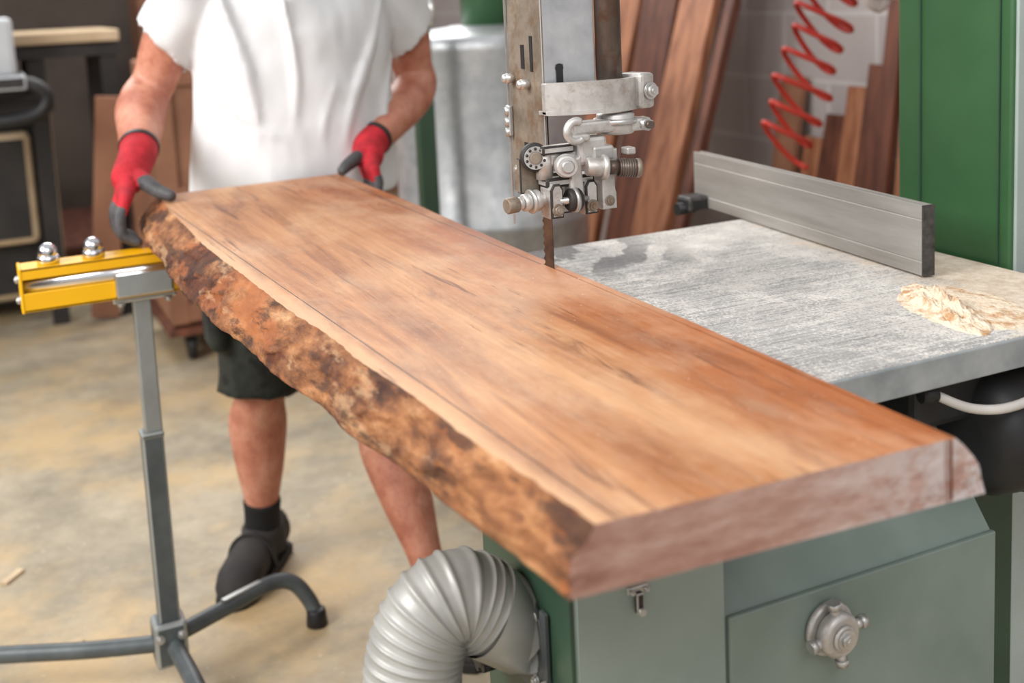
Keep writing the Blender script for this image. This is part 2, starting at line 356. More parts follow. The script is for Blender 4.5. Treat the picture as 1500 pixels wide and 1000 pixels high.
# ---------------------------------------------------------------- board
def interp(T,y):
    if y<=T[0][0]: return T[0][1]
    for (a,p),(c,q) in zip(T,T[1:]):
        if y<=c:
            t=(y-a)/(c-a); t=t*t*(3-2*t); return p+(q-p)*t
    return T[-1][1]
def board():
    bm=bmesh.new()
    TL=[(-.75,-.340),(-.5,-.355),(-.22,-.370),(.1,-.388),(.456,-.401),(.8,-.398),(1.05,-.39)]
    BL=[(-.75,-.362),(-.52,-.380),(-.3,-.405),(-.085,-.424),(.2,-.445),(.43,-.453),(.8,-.448),(1.05,-.435)]
    TR=[(-.75,.004),(-.3,.012),(.1,.012),(.6,.016),(1.05,.010)]
    BR=[(-.75,.036),(-.3,.034),(.3,.033),(1.05,.03)]
    ys=[-.75+1.79*i/600 for i in range(601)]
    NS=20; rings=[]
    zt,zb=1.0,.944
    for y in ys:
        pts=[]
        tl=interp(TL,y)+.002*(noise.noise(V((y*9,0,0)))) +.0022*noise.noise(V((y*45,3,0)))
        bl=interp(BL,y)+.007*(noise.noise(V((y*7,5,0))))+.002*noise.noise(V((y*40,8,0)))
        tr=interp(TR,y)+.002*noise.noise(V((y*10,9,0)))
        br=interp(BR,y)+.006*noise.noise(V((y*8,7,0)))
        for j in range(NS+1):
            t=j/NS
            z=zb+(zt-zb)*t; w=math.sin(math.pi*t)
            x=bl+(tl-bl)*t**1.15 - .008*w
            n1=noise.fractal(V((y*14,z*40,1.3)),1.0,2.0,4); n2=noise.noise(V((y*70,z*130,4)))
            rid=abs(noise.noise(V((y*9+z*30,z*60,8))))
            fl=sum(.0030 for a in (0,1) if noise.noise(V((y*(12+8*a)+z*12,z*(34+20*a),3+a)))>.10)
            x+= w**.5*(.004*n1+.0014*n2-.006*(rid-.25)-fl+.003) if 0<j<NS else 0
            pts.append((x,z,0))
        for q in (.3,.7): pts.append((tl+( -.01-tl)*q,zt,1))
        zs=.9455 if y<.008 else zt
        pts+= [(-.0016,zt,1),(-.0016,zs,1),(.0012,zs,1),(.0012,zt,1)]
        for j in range(9):
            t=j/8; z=zt+(zb-zt)*t; w=math.sin(math.pi*t)
            x=tr+(br-tr)*t**.8+.006*w+ (w*.004*noise.noise(V((y*30,z*50,2))) if 0<j<8 else 0)
            pts.append((x,z,2 if j<8 else 3))
        fy=(y+.75)/1.79
        rings.append([ (bm.verts.new((x,y+(x+.18)*(-.055*(1-fy)+.05*fy) + (.003*noise.noise(V((x*30,z*60,0))) if y in(ys[0],ys[-1]) else 0),z)),k) for x,z,k in pts])
    n=len(rings[0])
    for a,c in zip(rings,rings[1:]):
        for k in range(n):
            k2=(k+1)%n
            try: f=bm.faces.new([a[k][0],a[k2][0],c[k2][0],c[k][0]])
            except Exception: continue
            if k<NS: f.material_index=1; f.smooth=True
            elif k<NS+7: f.material_index=0
            elif k<n-1: f.material_index=1; f.smooth=True
            else: f.material_index=0
    for r in (rings[0],rings[-1][::-1]):
        f=bm.faces.new([v[0] for v in r]); f.material_index=2
    bmesh.ops.recalc_face_normals(bm,faces=bm.faces)
    bmesh.ops.triangulate(bm,faces=[f for f in bm.faces if len(f.verts)>4])
    me=bpy.data.meshes.new('live_edge_wood_slab'); bm.to_mesh(me); bm.free()
    for k in('top','bark','end'): me.materials.append(M[k])
    o=bpy.data.objects.new('live_edge_wood_slab',me); S.collection.objects.link(o)
board()

# ---------------------------------------------------------------- bandsaw
saw=empty('bandsaw')
b=MB()
b.box((.205,-.08,.929),(.91,.78,.030),'iron',bev=.003)
b.done('table',saw)
b=MB()
b.box((.205,-.472,.924),(.905,.006,.038),'edge',bev=.002)
b.box((.205,-.08,.905),(.86,.72,.02),'edge')
for x in(-.1,.15,.4): b.box((x,-.08,.88),(.02,.6,.05),'edge')
b.done('table_rim',saw)
# cabinet
b=MB()
b.box((-.115,-.335,.455),(.19,.23,.87),'ggreen',bev=.004)
b.prism([(-.02,-.45,.02),(-.02,-.45,.685),(-.02,-.36,.80),(-.02,-.30,.89),(-.02,.05,.89),(-.02,.05,.02)],(.41,0,0),'ggreen')
b.done('cabinet',saw)
b=MB()
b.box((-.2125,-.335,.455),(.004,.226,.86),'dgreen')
b.done('cabinet_side_panel',saw)
b=MB()
b.box((.1865,-.453,.347),(.410,.008,.684),'ggreen',bev=.0025)
b.box((-.115,-.4515,.43),(.186,.003,.80),'pgreen',bev=.001)
b.done('cabinet_door',saw)
b=MB()
p=V((.118,-.457,.640))
b.cyl(p,p+V((0,-.010,0)),.033,'alu',bev=.003,n=36); b.cyl(p+V((0,-.010,0)),p+V((0,-.030,0)),.027,'alu',bev=.005,n=36); b.cyl(p+V((0,-.030,0)),p+V((0,-.035,0)),.016,'alu',bev=.002); 
b.bolt(p+V((0,-.035,0)),(0,-1,0),.009,.004)
for k in range(4):
    a=math.pi/2*k+.15; d=V((math.cos(a),0,math.sin(a)))
    b.cyl(p+V((0,-.020,0))+d*.024,p+V((0,-.020,0))+d*.036,.0055,'alu',n=14)
    b.cyl(p+V((0,-.020,0))+d*.033,p+V((0,-.020,0))+d*.041,.0085,'steel',n=6)
b.done('door_knob',saw)
b=MB()
p=V((-.136,-.455,.756))
b.box(p,(.026,.005,.008),'steel',bev=.0015); b.box(p+V((0,-.004,-.014)),(.009,.007,.024),'dark',bev=.0015)
for dx in(-.009,.009): b.bolt(p+V((dx,-.003,0)),(0,-1,0),.003,.002,washer=False)
b.cyl(p+V((0,-.006,-.022)),p+V((0,-.012,-.022)),.004,'steel')
b.done('door_latch',saw)
b=MB()
p=V((-.215,-.275,.630))
b.cyl(p,p+V((-.02,0,0)),.012,'black'); b.cyl(p+V((-.02,0,0)),p+V((-.040,0,0)),.026,'black',bev=.004)
for k in range(8):
    a=math.pi/4*k; b.cyl(p+V((-.022,.025*math.cos(a),.025*math.sin(a))),p+V((-.038,.025*math.cos(a),.025*math.sin(a))),.006,'black',n=12)
b.cyl(p+V((-.040,0,0)),p+V((-.044,0,0)),.010,'steel')
b.done('adjust_knob',saw)
# column
b=MB()
b.box((.87,-.11,1.0),(.40,.235,2.0),'green',bev=.006)
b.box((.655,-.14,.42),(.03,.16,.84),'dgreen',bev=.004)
b.done('column',saw)
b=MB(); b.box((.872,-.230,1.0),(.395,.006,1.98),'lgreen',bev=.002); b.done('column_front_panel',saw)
b=MB(); b.box((.6685,-.045,1.45),(.003,.003,1.05),'dgreen'); b.box((.668,-.205,1.45),(.003,.002,1.05),'dgreen')
b.done('column_seam',saw)
b=MB()
pts=[]
for k in range(13):
    a=math.pi/2+math.pi*k/12; pts.append((.24+.30*math.cos(a),-.14,2.05+.30*math.sin(a)))
for k in range(13):
    a=-math.pi/2+math.pi*k/12; pts.append((.78+.30*math.cos(a),-.14,2.05+.30*math.sin(a)))
b.prism(pts,(0,.20,0),'green')
b.done('upper_wheel_housing',saw)
# blade
b=MB()
b.box((0,-.010,1.25),(.0011,.026,1.15),'blade')
for i in range(100):
    z=.72+i*.011
    b.prism([(-.0006,.003,z),(-.0006,.0075,z+.003),(-.0006,.003,z+.009)],(.0011,0,0),'blade')
b.done('blade',saw)
# motor and cable
b=MB()
b.rings([((.385+dx,-.40,.80),(0,1,0),(0,0,1),r,r) for dx,r in((0,.04),(.004,.062),(.014,.078),(.03,.086),(.06,.089),(.40,.089))],'black',n=40)
b.rings([((.47,-.40,.80),(0,1,0),(0,0,1),.093,.093),((.49,-.40,.80),(0,1,0),(0,0,1),.093,.093)],'black',n=40)
b.done('motor',saw)
b=MB(); b.tube([(.29,-.45,.888),(.33,-.470,.868),(.38,-.482,.862),(.44,-.486,.872),(.50,-.487,.90),(.56,-.485,.925),(.64,-.475,.95)],.006,'cable',sub=6,round_=True)
b.cyl((.275,-.445,.888),(.295,-.45,.888),.011,'black')
b.done('power_cable',saw)
b=MB(); b.box((.44,-.35,.86),(.30,.14,.07),'black',bev=.01); b.box((.52,-.10,.45),(.27,.3,.85),'dgreen'); b.done('motor_mount',saw)
# guide post
PL=(-.014,0,0)
b=MB()
b.box((.047,-.030,1.62),(.082,.004,.74),'galv',bev=.0015)
b.box((.086,.010,1.62),(.004,.08,.74),'galv')
b.box((.006,.022,1.43),(.004,.108,.66),'rusty',bev=.001)
for z in(1.30,1.16): 
    b.box((.0035,.028,z),(.0015,.010,.034),'black')
b.box((.0035,.0,1.305),(.0015,.008,.05),'black')
for z,y in((1.268,.062),(1.262,.012)): 
    b.cyl((.004,y,z),(-.010,y,z),.007,'steel'); b.sph((-.010,y,z),(.005,.0065,.0065),'steel')
b.box((.0,.074,1.205),(.007,.012,.045),'steel',bev=.002)
for z in(1.219,1.203,1.188): b.cyl((-.002,.074,z-.006),(-.002,.074,z+.006),.005,'steel',n=14)
b.box((.0015,.0765,1.40),(.003,.003,.7),'steel')
b.bolt((.003,.055,1.135),(-1,0,0),.006,.004)
b.cyl((.03,-.034,1.285),(.03,-.031,1.285),.006,'black'); b.box((.03,-.0335,1.275),(.010,.002,.03),'black')
b.done('guide_post',saw,loc=PL)
b=MB()
b.cyl((.108,-.035,1.255),(.108,-.035,1.95),.0185,'rod',bev=.001)
b.cyl((.108,-.035,1.250),(.108,-.035,1.262),.021,'steel')
b.done('guide_rod',saw,loc=PL)
GL=(-.042,0,.010); GR=(-.052,0,.010)
b=MB()
arm=[(.024,-.045),(.049,-.058),(.079,-.070),(.11,-.076),(.142,-.072),(.165,-.058)]
P=catmull([(x,y,0) for x,y in arm],5)
outer=[(x,y,1.213) for x,y,_ in P]; inner=[(x,y+.010,1.213) for x,y,_ in P[::-1]]
b.prism(outer+inner,(0,0,.045),'alu',bev=.002)
b.prism([(x,y-.001,1.213) for x,y,_ in P]+[(x,y+.022,1.213) for x,y,_ in P[::-1]],(0,0,.006),'alu',bev=.001)
b.box((.168,-.050,1.238),(.028,.044,.050),'alu',rot=(0,0,.25),bev=.005)
b.bolt((.176,-.073,1.238),(.2,-1,0),.009,.006)
b.done('bracket_arm',saw,loc=(-.038,0,.008))
b=MB()
b.cyl((.135,-.050,1.178),(.135,-.050,1.208),.027,'alu',bev=.003)
b.cyl((.135,-.050,1.192),(.135,-.050,1.200),.032,'steel',bev=.002)
b.box((.095,-.060,1.192),(.08,.026,.018),'alu',bev=.004)
b.box((.160,-.062,1.190),(.040,.024,.018),'alu',rot=(0,0,-.1),bev=.004)
b.cyl((.168,-.085,1.190),(.168,-.045,1.190),.009,'steel',n=6); b.cyl((.168,-.092,1.190),(.168,-.085,1.190),.0055,'rod')
R=[]
for k in range(15):
    a=math.radians(60+250*k/14); R.append((.058+.014*math.cos(a),-.075,1.190+.014*math.sin(a)))
b.tube(R,.0055,'alu',sub=2,n=12,ref=(0,1,0))
b.box((.064,-.072,1.180),(.03,.012,.010),'alu',bev=.003)
b.done('swivel_clamp',saw,loc=GL)
b=MB()
b.box((.098,-.055,1.160),(.046,.034,.040),'alu',bev=.006)
b.box((.112,-.064,1.155),(.034,.024,.022),'steel',bev=.004)
b.prism([(.108,-.075,1.076),(.108,-.075,1.150),(.116,-.075,1.160),(.134,-.075,1.160),(.134,-.075,1.146),(.126,-.075,1.136),(.126,-.075,1.108),(.131,-.075,1.098),(.131,-.075,1.076)],(0,.024,0),'alu',bev=.002)
b.prism([(.060,-.072,1.10),(.064,-.072,1.150),(.078,-.072,1.156),(.082,-.072,1.10)],(0,.022,0),'alu',bev=.003)
b.box((.065,-.050,1.152),(.06,.022,.020),'alu',bev=.004)
b.bolt((.119,-.075,1.088),(0,-1,0),.0055,.003,'rusty')
a=V((.082,-.078,1.140)); d=V((.97,-.22,-.10)).normalized()
b.cyl(a,a+d*.030,.013,'alu',bev=.002); b.cyl(a+d*.030,a+d*.048,.010,'rod')
b.cyl(a+d*.046,a+d*.078,.0122,'rod',bev=.002)
for k in range(8): b.cyl(a+d*(.046+.0035*k),a+d*(.048+.0035*k),.0130,'rod',n=20)
b.cyl(a+d*.022,a+d*.030,.018,'alu',bev=.002)
b.cyl(a+d*.070,a+d*.0785,.0135,'rusty',bev=.002)
b.box((.150,-.078,1.156),(.014,.018,.010),'alu',bev=.002)
b.done('guide_carrier',saw,loc=(-.054,0,.010))
b=MB()
p=V((.018,-.045,1.156)); d=V((-.35,-1,.05)).normalized()
b.cyl(p+d*-.012,p+d*.010,.020,'dark',bev=.003); b.cyl(p+d*.010,p+d*.012,.016,'steel'); b.cyl(p+d*.012,p+d*.015,.009,'rusty',bev=.002)
for k in range(10):
    a=2*math.pi*k/10; u=V((0,0,1)); w=d.cross(u); q=p+d*.0125+u*.0125*math.cos(a)+w*.0125*math.sin(a); b.sph(q,.0022,'dark',seg=8)
p=V((.058,-.055,1.143)); b.cyl(p,p+d*.034,.0150,'alu',bev=.002); b.cyl(p+d*.034,p+d*.040,.009,'steel',bev=.002); b.cyl(p+d*.014,p+d*.018,.0165,'steel')
b.box((.045,-.058,1.166),(.05,.018,.012),'alu',bev=.003)
b.cyl((.03,-.05,1.125),(.03,-.05,1.17),.012,'alu')
for x in(.036,.090):
    b.prism([(x-.010,-.074,1.072),(x-.010,-.074,1.112),(x-.005,-.074,1.120),(x+.005,-.074,1.120),(x+.010,-.074,1.112),(x+.010,-.074,1.072)],(0,.034,0),'alu',bev=.003)
    b.bolt((x,-.074,1.084),(0,-1,0),.0065,.004,'rusty')
b.box((.063,-.050,1.120),(.076,.030,.014),'alu',bev=.004)
b.box((.065,-.038,1.082),(.05,.012,.022),'alu',bev=.003)
b.cyl((.053,-.070,1.095),(.073,-.070,1.095),.016,'dark',bev=.003); b.cyl((.060,-.070,1.095),(.066,-.070,1.095),.0175,'steel')
b.cyl((.04,-.070,1.095),(.085,-.070,1.095),.005,'steel')
a=V((.034,-.050,1.098)); d=V((-1,-.10,-.04)).normalized()
for t0,t1,r,m in((0,.020,.010,'alu'),(.016,.026,.015,'alu'),(.026,.031,.017,'steel'),(.031,.042,.012,'alu'),(.042,.050,.009,'alu'),(.050,.068,.0110,'rusty')):
    b.cyl(a+d*t0,a+d*t1,r,m,bev=.0015)
b.box((.040,-.045,1.118),(.022,.03,.03),'alu',bev=.004)
b.box((.014,-.03,1.13),(.03,.012,.05),'rusty',bev=.002)
b.done('blade_guide_rollers',saw,loc=GR)

# fence
fe=empty('rip_fence')
b=MB()
p0=V((.520,-.200,.947)); p1=V((.580,.480,.947)); d=(p1-p0).normalized(); w=V((d.y,-d.x,0)); L=(p1-p0).length
prof=[(0,0),(0,.020),(.0008,.0206),(.0008,.022),(0,.0226),(0,.083),(.0008,.0836),(.0008,.085),(0,.0856),(0,.106),(.006,.106),(.006,.103),(.013,.103),(.013,.106),(.020,.106),(.020,0)]
b.prism([p0+w*x+V((0,0,z)) for x,z in prof],d*L,'fence')
b.done('fence_extrusion',fe,bev=.0003)
b=MB()
b.prism([p0-d*.0025+w*x+V((0,0,z)) for x,z in ((-.0005,-.0005),(-.0005,.1065),(.0205,.1065),(.0205,-.0005))],d*.003,'fenceend')
q=p1-d*.03
b.box(q+w*.0-V((0.02,0,-.01)),(.05,.05,.028),'black',bev=.006); b.cyl(q+V((-.06,0,.0)),q+V((-.02,0,.0)),.012,'black')
q2=p1-d*.12
b.box((q2.x+.055,q2.y-.15,.957),(.03,.20,.02),'steel',bev=.003)
b.done('fence_end_plate',fe)

# sawdust
b=MB()
def heap(cx,cy,rx,ry,h,rot,seed,N=90):
    i=b.mi('dust'); g={}
    for u in range(N+1):
        for v in range(N+1):
            x=-1+2*u/N; y=-1+2*v/N; r=math.sqrt(x*x+y*y)
            e=max(0,1-r+.22*noise.noise(V((x*2.5+seed,y*2.5,3))))
            hh=e**1.2*h*(1+.8*noise.fractal(V((x*3+seed,y*4,0)),1,2,4))
            hh+=h*.28*max(0,1-r)*noise.noise(V((x*18+seed,y*24,1)))
            hh-= (.002 if e<.06 else 0)
            X=x*rx*math.cos(rot)-y*ry*math.sin(rot); Y=x*rx*math.sin(rot)+y*ry*math.cos(rot)
            g[u,v]=b.bm.verts.new((cx+X,cy+Y,.9437+hh-(.003 if r>.9 else 0)))
    for u in range(N):
        for v in range(N):
            x=-1+2*(u+.5)/N; y=-1+2*(v+.5)/N
            if x*x+y*y<.97:
                f=b.bm.faces.new([g[u,v],g[u+1,v],g[u+1,v+1],g[u,v+1]]); f.material_index=i; f.smooth=True
heap(.430,-.330,.040,.140,.020,-.42,2); heap(.452,-.34,.085,.125,.005,-.35,7)
b.done('sawdust_pile')

# dust extraction hose
ho=empty('extraction_hose')
b=MB()
P=[(-.222,-.335,.676),(-.245,-.335,.697),(-.276,-.334,.722),(-.300,-.333,.732),(-.328,-.331,.718),(-.348,-.330,.675),(-.353,-.330,.61),(-.353,-.330,.45),(-.355,-.34,.25),(-.42,-.42,.07)]
C=catmull(P,30)
L=[0]
for a,c in zip(C,C[1:]): L.append(L[-1]+(V(c)-V(a)).length)
N=900; pts=[];rad=[];j=0
for i in range(N+1):
    s=L[-1]*i/N
    while j<len(L)-2 and L[j+1]<s: j+=1
    t=(s-L[j])/max(1e-6,L[j+1]-L[j]); pts.append(tuple(V(C[j]).lerp(V(C[j+1]),t)))
    ph=(s/.0105)%1
    rr=.0515+.0034*math.exp(-((ph-.5)/.16)**2)
    rad.append(rr if s>.055 else .0505)
b.tube(pts,rad,'hose',n=40,sub=1)
b.done('corrugated_hose',ho)
b=MB()
b.rings([((-.2155,-.335,.672),(0,1,0),(0,0,1),.060,.060),((-.2215,-.335,.672),(0,1,0),(0,0,1),.060,.060)],'pole',n=40)
b.rings([((-.2155,-.335,.672),(0,1,0),(0,0,1),.053,.053),((-.232,-.335,.685),(.3,0,.95),(0,1,0),.054,.054),((-.265,-.335,.713),(.5,0,.86),(0,1,0),.0545,.0545)],'hose',n=40,caps=False)
for a in(.9,2.4,3.9,5.4): b.bolt((-.2215,-.335+.056*math.cos(a),.672+.056*math.sin(a)),(-1,0,0),.005,.003)
b.box((-.219,-.394,.672),(.004,.014,.10),'pole'); b.bolt((-.2215,-.396,.636),(-.3,-1,0),.006,.004)
b.done('hose_flange',ho)

# ---------------------------------------------------------------- roller stand
st=empty('roller_stand')
b=MB()
y0=.885; zt=.918
X0,X1=-.675,-.20
b.box(((X0+X1)/2,y0-.032,zt-.010),(X1-X0,.006,.020),'yellow',bev=.001)
b.box(((X0+X1)/2,y0-.032,zt-.064),(X1-X0,.006,.036),'yellow',bev=.001)
b.box(((X0+X1)/2,y0+.032,zt-.04),(X1-X0,.006,.08),'yellow',bev=.001)
b.box(((X0+X1)/2,y0,zt-.080),(X1-X0,.07,.005),'yellow',bev=.001)
b.box(((X0+X1)/2,y0,zt-.002),(X1-X0,.07,.004),'yellow',bev=.001)
for x in(X0,X1): b.box((x,y0,zt-.041),(.006,.072,.086),'yellow',bev=.002)
b.done('housing',st)
b=MB()
b.cyl((X0+.004,y0-.018,zt-.034),(X1-.004,y0-.018,zt-.034),.0165,'chrome')
b.box((-.455,y0-.038,zt-.055),(.11,.01,.05),'polel',bev=.01)
b.box((-.455,y0,zt-.088),(.12,.05,.012),'polel',bev=.003)
for x,z in((X0,zt-.060),(X0,zt-.02)): b.bolt((x-.002,y0-.02,z),(-1,0,0),.007,.005)
for x in(-.50,-.41): b.bolt((x,y0-.02,zt-.094),(0,0,-1),.007,.005)
for x in(-.622,-.54): b.cyl((x,y0,zt),(x,y0,zt+.016),.021,'chrome',bev=.003); b.sph((x,y0,zt+.022),.018,'chrome')
for x in(-.30,-.22):
    b.cyl((x,y0,zt),(x,y0,zt+.010),.017,'chrome',bev=.002); b.sph((x,y0,zt+.0125),.0135,'chrome')
b.done('rollers',st)
b=MB()
b.box((-.460,y0,.69),(.034,.030,.30),'polel',bev=.003); 
b.box((-.464,y0,.335),(.042,.040,.43),'pole',bev=.004)
b.box((-.464,y0,.545),(.045,.043,.012),'pole',bev=.004)
b.box((-.466,y0,.100),(.066,.066,.095),'pole',bev=.008)
for dx in(-.022,.022): b.bolt((-.466+dx,y0-.033,.12),(0,-1,0),.007,.004)
b.done('pole',st)
b=MB()
r=.0175
b.tube([(-.46,.89,.100),(-.34,.94,.105),(-.23,.985,.11),(-.180,.985,.097),(-.150,.97,.055),(-.140,.955,.018)],r,'pole',sub=6)
b.tube([(-.47,.89,.090),(-.62,.94,.092),(-.80,1.02,.092),(-.96,1.08,.09),(-.99,1.09,.06),(-1.0,1.095,.018)],r,'pole',sub=6)
b.tube([(-.462,.87,.095),(-.45,.74,.095),(-.44,.58,.09),(-.435,.54,.06),(-.433,.53,.018)],r,'pole',sub=6)
b.box((-.30,.956,.1245),(.10,.014,.005),'polel',rot=(0,0,.42),bev=.001)
b.done('legs',st)
b=MB()
for p in((-.140,.955),(-1.0,1.095),(-.433,.53)): b.cyl((*p,0.0),(*p,.040),.024,'black',r2=.021,bev=.003)
b.done('feet',st)

# ---------------------------------------------------------------- man
man=empty('man')
cx,cy=-.02,1.245
X,Y,Z=(1,0,0),(0,1,0),(0,0,1)
shR,shL=V((cx-.205,cy,1.455)),V((cx+.228,cy,1.455))
elR,elL=V((-.350,1.335,1.190)),V((.318,1.335,1.165))
wrR,wrL=V((-.415,1.090,1.085)),V((.108,1.115,1.050))
b=MB()
sk='skin'
b.rings([((cx,cy,z),X,Y,rx,ry) for z,rx,ry in((.90,.17,.11),(1.05,.165,.105),(1.25,.185,.11),(1.40,.19,.10),(1.47,.13,.08),(1.52,.06,.06))],sk)
b.tube([(cx,cy,1.46),(cx,cy-.01,1.54),(cx,cy-.02,1.60)],[.075,.062,.06],sk)
hc=V((cx,cy-.035,1.685))
b.sph(hc+V((0,.012,.02)),(.075,.095,.098),sk); b.sph(hc+V((0,-.022,-.055)),(.056,.066,.060),sk)
b.tube([hc+V((0,-.088,.015)),hc+V((0,-.102,-.012)),hc+V((0,-.108,-.030))],[.008,.011,.014],sk,sub=3,round_=True)
b.sph(hc+V((0,-.083,-.095)),(.02,.015,.014),sk)
for sgn in(-1,1): b.sph(hc+V((.078*sgn,.01,-.01)),(.010,.018,.030),sk,rot=(0,0,.3*sgn)); b.sph(hc+V((.030*sgn,-.078,.022)),(.02,.014,.008),sk)
def arm(sh,el,wr,out):
    m1=sh.lerp(el,.5)+V((out*.008,0,0)); f1=el.lerp(wr,.28)+V((out*.010,.004,.0)); f2=el.lerp(wr,.62)+V((out*.004,0,0))
    b.tube([sh,m1,sh.lerp(el,.85),el,f1,f2,wr],[.062,.060,.051,.050,.056,.049,.036],sk,n=24,sub=6,round_=True)
    b.tube([el+V((out*.022,-.01,.035)),f1+V((out*.020,-.014,.026)),f2+V((out*.012,-.012,.016))],[.018,.028,.014],sk,n=14,sub=4,round_=True)
arm(shR,elR,wrR,-1); arm(shL,elL,wrL,1)
hipR,hipL=V((cx-.10,cy,.90)),V((cx+.10,cy,.90))
knR,knL=V((-.175,1.205,.500)),V((.045,.985,.490))
anR,anL=V((-.180,1.275,.095)),V((.090,.800,.095))
def leg(h,k,a,out):
    c1=k.lerp(a,.28)+V((0,.022,0)); c2=k.lerp(a,.55)+V((0,.010,0))
    b.tube([h,h.lerp(k,.5),k+V((0,0,.05)),k,k.lerp(a,.12),c1,c2,k.lerp(a,.82),a],[.09,.086,.070,.064,.060,.070,.058,.039,.038],sk,n=24,sub=5,round_=True)
leg(hipR,knR,anR,-1); leg(hipL,knL,anL,1)
b.done('body',man,remesh=.0070,smooth=4)
b=MB()
for sgn in(-1,1):
    b.sph(hc+V((.030*sgn,-.074,.006)),.0125,'eye'); b.sph(hc+V((.030*sgn,-.0825,.005)),.0055,'iris')
    b.tube([hc+V((.014*sgn,-.088,.028)),hc+V((.030*sgn,-.088,.033)),hc+V((.046*sgn,-.078,.028))],[.003,.004,.003],'hair',sub=3)
b.tube([hc+V((-.024,-.078,-.058)),hc+V((0,-.090,-.056)),hc+V((.024,-.078,-.058))],[.003,.006,.003],'lip',sub=4)
b.done('face',man)
b=MB()
g=bmesh.ops.create_uvsphere(b.bm,u_segments=32,v_segments=20,radius=1,matrix=Matrix.Translation(hc+V((0,.018,.026)))@Matrix.Diagonal((.081,.099,.100,1)))
b.mi('hair')
dl=[v for v in b.bm.verts if (v.co.z<hc.z+.045 and v.co.y<hc.y-.01) or v.co.z<hc.z-.035]
bmesh.ops.delete(b.bm,geom=dl,context='VERTS')
for f in b.bm.faces: f.smooth=True
b.done('hair',man)
# shirt
b=MB()
b.rings([((cx+ox,cy+oy,z),X,Y,rx,ry) for z,rx,ry,ox,oy in((.925,.250,.160,-.02,.005),(.94,.256,.163,-.02,.005),(1.02,.250,.158,-.018,0),(1.12,.240,.150,-.012,0),(1.22,.236,.146,-.005,0),(1.32,.238,.143,0,0),(1.40,.232,.130,0,0),(1.455,.200,.11,0,0),(1.49,.130,.09,0,0),(1.515,.075,.075,0,0))],'shirt',n=48)
def sleeve(sh,el,out):
    e=sh.lerp(el,.52)
    inn=sh+V((-out*.10,0,-.02))
    b.tube([inn,sh,sh.lerp(el,.30)+V((out*.006,0,0)),e+V((out*.014,0,0)),e.lerp(el,.06)+V((out*.016,0,0))],[.09,.084,.078,.078,.080],'shirt',n=30,sub=5)
sleeve(shR,elR,-1); sleeve(shL,elL,1)
def fold(pts,r):
    q=[]
    for x,z in pts:
        rx,ry=.243,.150
        t=max(-.97,min(.97,(x-cx+.01)/rx)); y=cy-ry*math.sqrt(1-t*t)+r*.34
        q.append((x,y,z))
    b.tube(q,[r*.5]+[r]*(len(q)-2)+[r*.5],'shirt',n=12,sub=6,round_=True)
for pts,r in (([(-.21,1.42),(-.17,1.27),(-.15,1.12),(-.17,.98)],.015),([(-.22,1.18),(-.13,1.10),(.0,1.05)],.014),([(.19,1.42),(.12,1.26),(.06,1.12),(.03,1.0)],.015),([(.20,1.14),(.12,1.07),(.0,1.02)],.013),([(-.08,1.42),(-.06,1.22),(-.09,1.0)],.011),([(-.21,1.07),(-.15,1.0),(-.07,.955)],.013),([(.21,1.25),(.16,1.13),(.15,.97)],.014),([(.08,1.10),(.09,1.0),(.06,.94)],.012),([(-.24,1.13),(-.20,1.03),(-.22,.95)],.012),([(.03,1.20),(-.01,1.08),(.02,.94)],.011)):
    fold(pts,r)
o=b.done('tshirt',man,remesh=.0065,smooth=9)
tx=bpy.data.textures.new('folds','CLOUDS'); tx.noise_scale=.15; tx.noise_depth=1
dm=o.modifiers.new('d','DISPLACE'); dm.texture=tx; dm.strength=.018; dm.mid_level=.5; dm.texture_coords='LOCAL'
# shorts
b=MB()
b.rings([((cx,cy,z),X,Y,rx,ry) for z,rx,ry in((.99,.19,.13),(.92,.20,.14),(.84,.195,.14),(.79,.16,.12))],'camo',n=36)
for h,k in((hipR,knR),(hipL,knL)):
    b.tube([h,h.lerp(k,.35),h.lerp(k,.75),h.lerp(k,1.0),h.lerp(k,1.06)],[.105,.108,.100,.096,.098],'camo',n=30,sub=5)
b.box((knR.x-.095,knR.y-.01,.68),(.04,.12,.15),'camo',bev=.015)
b.box((-.235,1.20,.80),(.06,.12,.14),'camo',bev=.015)
o=b.done('cargo_shorts',man,remesh=.009,smooth=4)
dm=o.modifiers.new('d','DISPLACE'); dm.texture=tx; dm.strength=.018; dm.mid_level=.5
